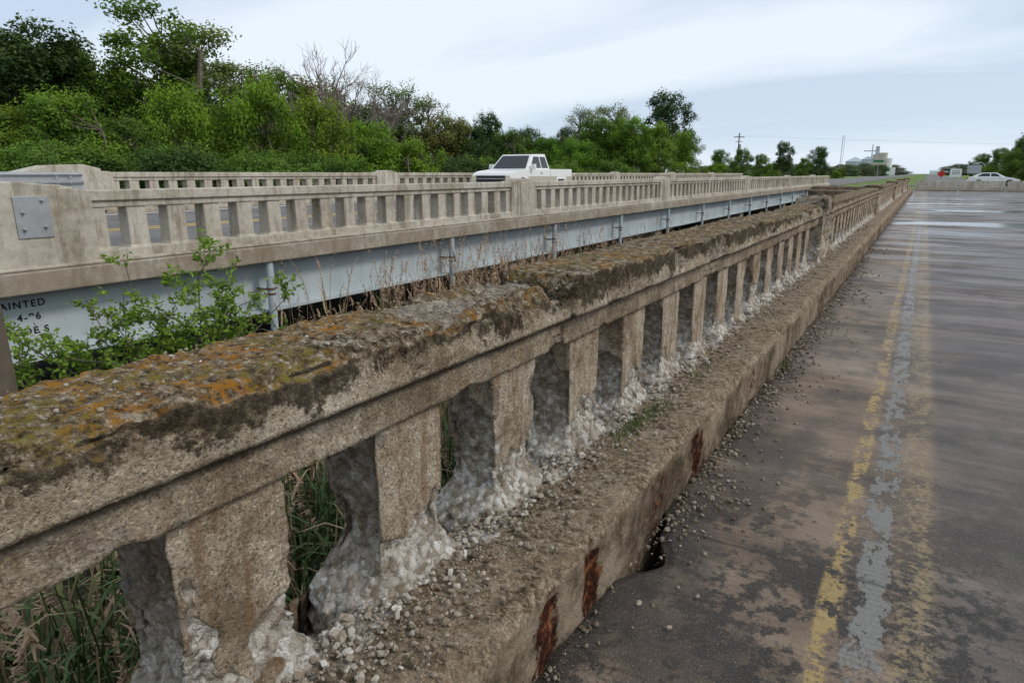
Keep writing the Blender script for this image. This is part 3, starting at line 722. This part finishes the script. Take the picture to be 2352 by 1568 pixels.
for i in range(60):
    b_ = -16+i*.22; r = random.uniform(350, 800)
    tree(random.choice(['bushy', 'bushy2']), b_, r, random.uniform(4.5, 8)*r/500, FAR_HAZE, 1.8, dtl, 'tree_mass')
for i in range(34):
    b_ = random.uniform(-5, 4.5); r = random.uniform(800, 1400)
    tree('bushy', b_, r, random.uniform(6, 11), (.17, .22, .18), 3., dtl, 'tree_mass')  # palest green for the farthest trees, haze painted into their colour
for i in range(26):
    b_ = random.uniform(-17, -5.5); r = max(random.uniform(100, 220), 24/math.sin(rad(-b_)))
    tree(random.choice(['bushy', 'bushy2']), b_, r, random.uniform(1.4, 3.0), random.choice([BR, GR, OL]), 1.2, und, 'bush')
for i in range(22):
    b_ = random.uniform(3, 8); r = random.uniform(150, 300)
    tree(random.choice(['bushy', 'bushy2']), b_, r, random.uniform(3., 5.5), random.choice([BR, GR]), 1.2, und, 'bush')

def bare_tree(b, r, top, seed):
    g = np.random.default_rng(seed); V = []; F = []; I = []; LV = []
    x, y = polar(b, r); z0 = gz(x, y); H = top-z0
    def rec(p, d, L_, rr, lev):
        e = p+d*L_
        pts = limb(V, F, I, LV, p, e, rr, rr*.55, g, 3, -.05)
        if lev == 0: return
        for q in range(4 if lev > 1 else 5):
            nd = d+g.normal(0, .42, 3); nd[2] += .12; nd /= np.linalg.norm(nd)
            s = pts[g.integers(1, 4)]; rec(s, nd, L_*g.uniform(.55, .78), rr*.5, lev-1)
    rec(np.array([0, 0, 0.]), np.array([0, 0, 1.]), H*.36, H*.02, 5)
    o = mesh_obj('bare_tree', V, F, [simple('dead_bark', (.24, .20, .17), .9)]); o.location = (x, y, z0)
    zz = max(v[2] for v in V); s = H/zz; o.scale = (s*1.15, s*1.15, s)
bare_tree(-46.0, 52, 10.6, 5); bare_tree(-43.4, 54, 9.2, 9)

# ------------------------------------------------------------ SHRUB between the bridges
def shrub():
    g = np.random.default_rng(12); V = []; F = []; I = []; LV = []
    root = np.array([-5.9, 3.3, -2.9])
    ends = [(-7.6, 2.0, .75), (-7.0, 2.35, .35), (-6.6, 2.6, .1), (-6.3, 2.9, .35), (-6.2, 3.25, .62), (-6.1, 3.5, .45), (-5.9, 3.9, .72), (-5.9, 4.2, .5), (-5.8, 4.6, .35), (-6.2, 3.0, -.1), (-6.8, 2.2, -.3), (-5.8, 3.8, -.1), (-6.0, 3.4, .15), (-5.7, 4.4, -.1), (-7.3, 1.9, -.1), (-6.4, 2.5, -.6), (-5.9, 3.3, -.5), (-5.8, 4.0, -.55), (-6.3, 3.1, .1), (-6.0, 3.7, .3), (-6.5, 2.75, -.2), (-5.9, 4.1, .15), (-6.2, 3.4, -.3), (-6.7, 2.5, -.1), (-6.1, 3.2, -.15), (-5.9, 3.6, -.3), (-6.3, 2.8, -.4), (-6.0, 3.5, .0), (-5.9, 4.0, -.2), (-6.0, 3.9, .4), (-6.4, 3.0, -.05), (-5.9, 4.3, .05), (-5.9, 3.8, .1), (-6.1, 3.6, -.1), (-5.8, 4.5, .15), (-6.2, 3.2, .3)]
    for e in ends:
        e = np.array(e); pts = limb(V, F, I, LV, root+g.normal(0, .12, 3), e, .013, .004, g, 9, -.1)
        for j in range(5, 10):
            for q in range(6):
                d = g.normal(0, 1, 3); d[2] = abs(d[2])*.7; d /= np.linalg.norm(d); L_ = g.uniform(.12, .36)*(1.4-j*.08)
                p0 = pts[j]-(pts[j]-pts[j-1])*g.uniform(0, 1); p1 = p0+d*L_; tube(V, F, I, LV, p0, p1, .003, .0015, 0, 3)
                for m in range(int(L_/.010)):
                    c = p0+(p1-p0)*g.uniform(.1, 1.05)+g.normal(0, .022, 3); n = g.normal(0, 1, 3)+np.array([.5, -.1, .9]); n /= np.linalg.norm(n)
                    u = np.cross(n, g.normal(0, 1, 3)); u /= np.linalg.norm(u); w = np.cross(n, u); s = g.uniform(.018, .036); k = len(V)
                    for P in (c-u*s, c-w*s*.5-u*s*.1, c+u*s*1.1, c+w*s*.5-u*s*.1): V.append(tuple(P))
                    F.append([k, k+1, k+2, k+3]); I.append(1); LV.extend([float(np.clip(g.normal(.5, .25), 0, 1))]*4)
    o = mesh_obj('shrub', V, F, [bark, ML], {'lv': LV}, midx=I); o.color = (.17, .28, .035, 1)
shrub()

# ------------------------------------------------------------ REEDS
def reed_clump(seed, plume, nst=34):
    g = np.random.default_rng(seed); V = []; F = []; LV = []
    def strip(pts, w0, w1, lv, tw):
        k = len(V); n = len(pts)
        for i, p in enumerate(pts):
            w = w0+(w1-w0)*i/(n-1); a = tw; V.append((p[0]-w*math.cos(a), p[1]-w*math.sin(a), p[2])); V.append((p[0]+w*math.cos(a), p[1]+w*math.sin(a), p[2])); LV.extend([lv, lv])
        for i in range(n-1): F.append([k+2*i, k+2*i+1, k+2*i+3, k+2*i+2])
    for _ in range(nst):
        x, y = g.normal(0, .22, 2); H = g.uniform(1.9, 3.1); lx, ly = g.normal(0, .22, 2); old_ = g.random() < .5 or plume > 1
        lv = g.uniform(.6, .95) if old_ else g.uniform(0, .4)
        pts = [np.array([x+lx*t*t, y+ly*t*t, H*t]) for t in np.linspace(0, 1, 6)]
        strip(pts, .005, .003, lv, g.uniform(0, 3)); strip(pts, .005, .003, lv, g.uniform(0, 3)+1.5)
        for q in range(7 if not old_ else 3):
            t = g.uniform(.2, .95); p = np.array([x+lx*t*t, y+ly*t*t, H*t]); a = g.uniform(0, 6.28); L_ = g.uniform(.3, .6); d = np.array([math.cos(a), math.sin(a), 0])
            lp = [p+d*L_*s*.6+np.array([0, 0, L_*(1.0*s-.7*s*s)]) for s in (0, .3, .65, 1)]
            strip(lp, .011, .001, lv+g.uniform(-.05, .1), a+1.57)
        if old_ and plume:
            top = pts[-1]; ax = g.uniform(0, 6.28)
            for q in range(46):
                s = g.random(); p = top-np.array([0, 0, .02])+np.array([.12*s*s*math.cos(ax), .12*s*s*math.sin(ax), .24*s]); a = g.uniform(0, 6.28)
                e = p+np.array([math.cos(a)*.035+.03*math.cos(ax), math.sin(a)*.035+.03*math.sin(ax), -.02])*(1.25-s); strip([p, e], .006, .002, g.uniform(.8, 1), a+1.2)
    me = bpy.data.meshes.new('reeds'); me.from_pydata([tuple(map(float, v)) for v in V], [], F); me.materials.append(MR)
    at = me.attributes.new('lv', 'FLOAT', 'POINT'); at.data.foreach_set('value', np.clip(np.array(LV), 0, 1).astype(np.float32)); return me
RC = [reed_clump(i, 1 if i == 0 else 0) for i in range(4)]; RP = [reed_clump(20+i, 2, 9) for i in range(3)]
rb = empty('reed_bed')
def reed(x, y, top, kinds=None):
    o = bpy.data.objects.new('reeds', random.choice(kinds or RC)); z0 = gz(x, y)-.05; s = (top-z0)/3.15
    o.location = (x, y, z0); o.scale = (1, 1, s); o.rotation_euler = (0, 0, random.uniform(0, 6.28)); scene.collection.objects.link(o); o.parent = rb
for i in range(250):
    x = -random.uniform(1.65, 3.6); y = random.uniform(-.8, 9); reed(x, y, random.uniform(-.4, .35))
for i in range(60):
    x = -random.uniform(3.4, 6.2); y = random.uniform(4.2, 11); reed(x, y, random.uniform(-.3, .05))
for i in range(120):
    y = random.uniform(5.2, 12); x = -random.uniform(3.6, 6.5); reed(x, y, random.uniform(.05, .70)-.10*(y > 9), RP)
for i in range(24):
    x = -random.uniform(4, 8); y = random.uniform(11, 24); reed(x, y, random.uniform(-.4, .2), RP)

# ------------------------------------------------------------ VEHICLES
def arch(cx, r, z0, n=9):
    return [(cx-r*math.cos(math.pi*i/n), z0+r*math.sin(math.pi*i/n)) for i in range(n+1)]
def wheels(b, xs_, r, half, w):
    for x in xs_:
        for s in (-1, 1):
            y0 = s*half-(w if s > 0 else 0); b.cyl((x, y0, r), r, w, 'y', 22, 0); b.cyl((x, s*half-.006 if s > 0 else s*half-.008, r), r*.6, .014, 'y', 14, 1)
def pickup():
    e = empty('pickup_truck', (-15.3, 23.2, zr(-15.3)+.005), rad(90))
    b = B()
    low = [(0.0, .42)]+arch(.98, .46, .42)+arch(4.45, .46, .42)+[(5.45, .5), (5.5, .78), (3.4, .78), (3.4, 1.2), (1.35, 1.2), (.5, 1.13), (.12, 1.04), (.0, .9)]
    b.prism(low, -.96, .96, 'y')
    bs = [(3.42, .78), (5.5, .78), (5.5, 1.22), (3.42, 1.22)]
    b.prism(bs, -.965, -.90, 'y'); b.prism(bs, .90, .965, 'y'); b.box(5.44, 5.52, -.90, .90, .782, 1.215); b.box(3.40, 3.45, -.9, .9, .782, 1.21)
    b.hexa([(1.38, -.92, 1.195), (3.4, -.92, 1.195), (3.4, .92, 1.195), (1.38, .92, 1.195), (2.08, -.73, 1.83), (3.25, -.73, 1.86), (3.25, .73, 1.86), (2.08, .73, 1.83)])
    b.obj('body', [white], e, .045)
    b = B(); b.prism([(1.46, .47), (3.98, .47), (3.98, .92), (1.46, .92)], -.968, .968, 'y'); b.prism([(4.93, .52), (5.48, .55), (5.48, .92), (4.93, .92)], -.972, .972, 'y')
    b.obj('lower_trim', [beige], e, .01)
    b = B()
    def lerp(x, z, s):
        t = (z-1.195)/(1.845-1.195); return (x, s*(.92-.19*t+.006), z)
    for s in (-1, 1):
        for (xa, xb, xc, xd) in ((1.72, 2.62, 2.62, 2.18), (2.70, 3.28, 3.18, 2.70)):
            P = [lerp(xa, 1.26, s), lerp(xb, 1.26, s), lerp(xc, 1.74, s), lerp(xd, 1.74, s)]; Q = [(p[0], p[1]-s*.02, p[2]) for p in P]; b.hexa(Q+P)
    def fr(x0, x1, z, y): return (x0+(x1-x0)*(z-1.195)/.64, y, z)
    P = [fr(1.37, 2.07, 1.24, -.82), fr(1.37, 2.07, 1.24, .82), fr(1.37, 2.07, 1.77, .66), fr(1.37, 2.07, 1.77, -.66)]
    b.hexa([(p[0]-.012, p[1], p[2]+.008) for p in P]+[(p[0]+.02, p[1], p[2]) for p in P])
    b.box(3.36, 3.405, -.7, .7, 1.3, 1.7); b.obj('windows', [glass], e)
    b = B(); wheels(b, (.98, 4.45), .39, .97, .26); b.obj('wheels', [rubber, chrome], e)
    b = B(); b.box(-.03, .06, -.72, .72, .68, .95, 0); b.box(-.10, .12, -.97, .97, .42, .62, 1); b.box(-.045, .0, -.74, .74, .80, .84, 1)
    b.box(-.02, .22, -.955, -.70, .72, .95, 2); b.box(-.02, .22, .70, .955, .72, .95, 2); b.box(5.5, 5.65, -.95, .95, .5, .66, 1)
    for s in (-1, 1): b.box(1.62, 1.76, s*1.06-.1, s*1.06+.1, 1.2, 1.42, 3); b.box(1.0, 4.4, s*.9-.03, s*.9+.03, .36, .46, 0); b.box(2.5, 2.63, s*.975-.012, s*.975+.012, 1.03, 1.07, 0)
    b.box(5.51, 5.54, -.94, -.83, .85, 1.15, 4); b.box(5.51, 5.54, .83, .94, .85, 1.15, 4)
    b.obj('grille_lights_bumpers', [dark, chrome, amber, white, redp], e, .012)
pickup()
def sedan():
    e = empty('white_sedan', (8.6, 90.6, .055), rad(180))
    b = B()
    low = [(0.02, .32)]+arch(.9, .36, .32)+arch(3.65, .36, .32)+[(4.6, .34), (4.68, .6), (4.62, .95), (4.2, 1.0), (3.6, 1.0), (1.4, .98), (.7, .88), (.15, .72), (0, .55)]
    b.prism(low, -.88, .88, 'y')
    b.hexa([(1.3, -.84, .975), (4.25, -.84, .99), (4.25, .84, .99), (1.3, .84, .975), (2.15, -.6, 1.42), (3.45, -.6, 1.42), (3.45, .6, 1.42), (2.15, .6, 1.42)])
    b.obj('body', [white], e, .05)
    b = B()
    for s in (-1, 1):
        def q(x, z): return (x, s*(.84-.24*(z-.98)/.44+.006), z)
        for (xa, xb, xc, xd) in ((1.62, 2.62, 2.62, 2.2), (2.70, 3.85, 3.4, 2.7)):
            P = [q(xa, 1.02), q(xb, 1.02), q(xc, 1.36), q(xd, 1.36)]; b.hexa([(p[0], p[1]-s*.02, p[2]) for p in P]+P)
    b.hexa([(1.40, -.72, 1.03), (1.40, .72, 1.03), (2.05, .58, 1.375), (2.05, -.58, 1.375), (1.37, -.72, 1.05), (1.37, .72, 1.05), (2.02, .58, 1.395), (2.02, -.58, 1.395)])
    b.hexa([(4.16, -.72, 1.03), (4.16, .72, 1.03), (3.5, .58, 1.395), (3.5, -.58, 1.395), (4.19, -.72, 1.05), (4.19, .72, 1.05), (3.53, .58, 1.41), (3.53, -.58, 1.41)])
    b.obj('windows', [glass], e)
    b = B(); wheels(b, (.9, 3.65), .32, .885, .2); b.obj('wheels', [rubber, galv], e)
    b = B(); b.box(-.01, .2, -.86, -.55, .58, .72, 0); b.box(-.01, .2, .55, .86, .58, .72, 0); b.box(4.6, 4.69, -.86, -.5, .75, .92, 1); b.box(4.6, 4.69, .5, .86, .75, .92, 1); b.box(1.75, 1.9, -1.02, -.86, 1., 1.12, 2); b.box(1.75, 1.9, .86, 1.02, 1., 1.12, 2)
    b.obj('lights_mirrors', [amber, redp, white], e, .01)
sedan()

# ------------------------------------------------------------ DISTANT STRUCTURES, SIGNS
x, y = polar(-13.2, 145); b = B(); b.cyl((0, 0, -1), .16, 10.6, 'z', 10, 0, .11); b.box(-1.1, 1.1, -.06, .06, 8.75, 8.9); b.box(-.75, .75, -.05, .05, 7.9, 8.0)
for q in (-1, -.4, .4, 1): b.cyl((q, 0, 8.9), .05, .16, 'z', 8, 1)
b.cyl((.3, 0, 6.6), .22, .8, 'z', 12, 1)
o = b.obj('utility_pole', [wood, galv]); o.location = (x, y, gz(x, y)); o.rotation_euler = (0, 0, .7)
for q in (-1, 1):
    V = []; F = []; I = []; LV = []
    P0 = np.array([x+q*.76, y+q*.64, gz(x, y)+9.05]); P1 = np.array([150., 210., 9.2])
    pts = [P0+(P1-P0)*i/24-np.array([0, 0, 3.0*math.sin(math.pi*i/24)]) for i in range(25)]
    for i in range(24): tube(V, F, I, LV, pts[i], pts[i+1], .006, .006, 0, 4)
    mesh_obj('power_line', V, F, galv)
ge = empty('grain_elevator', (*polar(-3.6, 800), -.3)); conc = simple('silo_concrete', (.50, .46, .40), .8, .1, .2); met = simple('silo_metal', (.45, .50, .54), .5, .1, .3)
b = B()
for (cx_, r_, h_) in ((-16, 9, 14),  (-4, 6, 16)): b.cyl((cx_, 0, 0), r_, h_, 'z', 28, 1); b.cyl((cx_, 0, h_), r_+.3, r_*.5, 'z', 28, 1, .8)
for i, cx_ in enumerate((4, 9.5)): b.cyl((cx_, 0, 0), 4.2, 21+i*1.5, 'z', 24, 0)
b.cyl((15.5, 0, 0), 3, 17, 'z', 24, 2); b.box(2, 5.5, -2, 2, 21, 29, 1); b.cyl((-1, 0, 16), .5, 15, 'z', 8, 1); b.box(-9, 6, -.5, .5, 24, 25, 1); b.hexa([(12, -3, 0), (22, -3, 0), (22, 3, 0), (12, 3, 0), (12, -3, 8), (22, -3, 8), (22, 3, 6), (12, 3, 6)], 2)
b.obj('silos', [conc, met, white], ge)
b = B()
for i in range(3):
    a = i*2.094; b.cyl((1.0*math.cos(a), 1.0*math.sin(a), 0), .12, 33, 'z', 5)
for k in range(22):
    z = 1.5*k; b.box(-1, 1, -.06, .06, z, z+.12); b.box(-.06, .06, -1, 1, z, z+.12)
o = b.obj('radio_mast', [galv]); o.location = (*polar(-5.7, 640), -.3)
def sign(name, x, y, w, h, zc, mats, shape='rect', rz=0.):
    e = empty(name, (x, y, gz(x, y) if y > 95 or x > 10 else 0), rz); b = B(); b.box(-.03, .03, .012, .07, -.1, zc+h*.45); b.obj('post', [galv], e)
    b = B()
    if shape == 'rect': b.box(-w/2, w/2, -.01, .01, zc-h/2, zc+h/2)
    else: b.prism([(0, zc-h/2), (w/2, zc), (0, zc+h/2), (-w/2, zc)], -.01, .01, 'y')
    b.obj('panel', [mats], e, .004)
    return e
sign('red_marker_sign', 1.25, 80, .75, .75, 1.35, redp, 'dia')
s = sign('road_sign', 2.5, 82, 1.0, .8, 1.45, white)
b = B()
for z in (1.3, 1.45, 1.6): b.box(-.34, .34, -.014, -.0105, z, z+.05)
b.obj('lettering_bars', [blackp], s)
sign('road_sign', 4.5, 92, 1.3, .9, 1.85, galv)
sign('street_name_sign', -4.3, 78, .9, .22, 2.6, greenp)
ws = B(); ws.box(-10, 10, -5, 5, 0, 4, 0); ws.prism([(-5.4, 4), (5.4, 4), (0, 6.6)], -10.3, 10.3, 'x', 1)
o = ws.obj('metal_shed', [white, met]); o.location = (*polar(.65, 1150), -.3)

# ------------------------------------------------------------ WORLD / LIGHT / CAMERA
w = bpy.data.worlds.new('World'); scene.world = w; w.use_nodes = True; nt = w.node_tree; nt.nodes.clear()
N = nt.nodes.new; Lk = nt.links.new
out = N('ShaderNodeOutputWorld'); sky = N('ShaderNodeTexSky'); sky.sky_type = 'NISHITA'; sky.sun_disc = False
SE, SR = rad(42), rad(75)
sky.sun_elevation = SE; sky.sun_rotation = SR; sky.air_density = 1.; sky.dust_density = 1.5
bg1 = N('ShaderNodeBackground'); bg1.inputs[1].default_value = .12; Lk(sky.outputs[0], bg1.inputs[0])
tc = N('ShaderNodeTexCoord'); sp = N('ShaderNodeSeparateXYZ'); Lk(tc.outputs['Generated'], sp.inputs[0])
def mth(op, a, b_=0., clamp=False):
    n = N('ShaderNodeMath'); n.operation = op; n.use_clamp = clamp
    for i, v in enumerate((a, b_)):
        if isinstance(v, bpy.types.NodeSocket): Lk(v, n.inputs[i])
        else: n.inputs[i].default_value = v
    return n.outputs[0]
zc = mth('ADD', mth('MAXIMUM', sp.outputs[2], 0.), .20)
cb = N('ShaderNodeCombineXYZ'); Lk(mth('DIVIDE', sp.outputs[0], zc), cb.inputs[0]); Lk(mth('DIVIDE', sp.outputs[1], zc), cb.inputs[1])
mp = N('ShaderNodeMapping'); mp.inputs['Rotation'].default_value = (0, 0, rad(-25)); mp.inputs['Scale'].default_value = (.4, 1.1, 1); mp.inputs['Location'].default_value = (1.3, .4, 0); Lk(cb.outputs[0], mp.inputs[0])
nn = N('ShaderNodeTexNoise'); nn.inputs['Scale'].default_value = .9; nn.inputs['Detail'].default_value = 6; nn.inputs['Roughness'].default_value = .5; nn.inputs['Distortion'].default_value = .4; Lk(mp.outputs[0], nn.inputs['Vector'])
rp = N('ShaderNodeValToRGB'); Lk(nn.outputs[0], rp.inputs[0]); e = rp.color_ramp.elements
e[0].position = .38; e[0].color = (.55, .65, .80, 1); e[1].position = .55; e[1].color = (.83, .90, .97, 1)
hz = mth('MULTIPLY', mth('POWER', mth('SUBTRACT', 1., mth('MAXIMUM', sp.outputs[2], 0.), True), 9.), .6)
hm = N('ShaderNodeMix'); hm.data_type = 'RGBA'; Lk(hz, hm.inputs[0]); Lk(rp.outputs[0], hm.inputs[6]); hm.inputs[7].default_value = (.66, .79, .93, 1)
bg2 = N('ShaderNodeBackground'); bg2.inputs[1].default_value = 1.12; Lk(hm.outputs[2], bg2.inputs[0])
ms = N('ShaderNodeMixShader'); ms.inputs[0].default_value = .87; Lk(bg1.outputs[0], ms.inputs[1]); Lk(bg2.outputs[0], ms.inputs[2]); Lk(ms.outputs[0], out.inputs[0])
sl = bpy.data.lights.new('sun', 'SUN'); sl.energy = 1.5; sl.angle = rad(12); sl.color = (1, .93, .83)
so = bpy.data.objects.new('sun', sl); scene.collection.objects.link(so)
dv = Vector((math.sin(SR)*math.cos(SE), math.cos(SR)*math.cos(SE), math.sin(SE))); so.rotation_euler = dv.to_track_quat('Z', 'Y').to_euler()
cam = bpy.data.cameras.new('camera'); cam.sensor_width = 36; cam.lens = 22.96; cam.clip_start = .03; cam.clip_end = 8000
co = bpy.data.objects.new('camera', cam); scene.collection.objects.link(co); co.location = (0, 0, 1.38); co.rotation_euler = (rad(90-14.4), 0, rad(31.6)); scene.camera = co
scene.view_settings.view_transform = 'Standard'; scene.view_settings.look = 'None'; scene.view_settings.exposure = 0
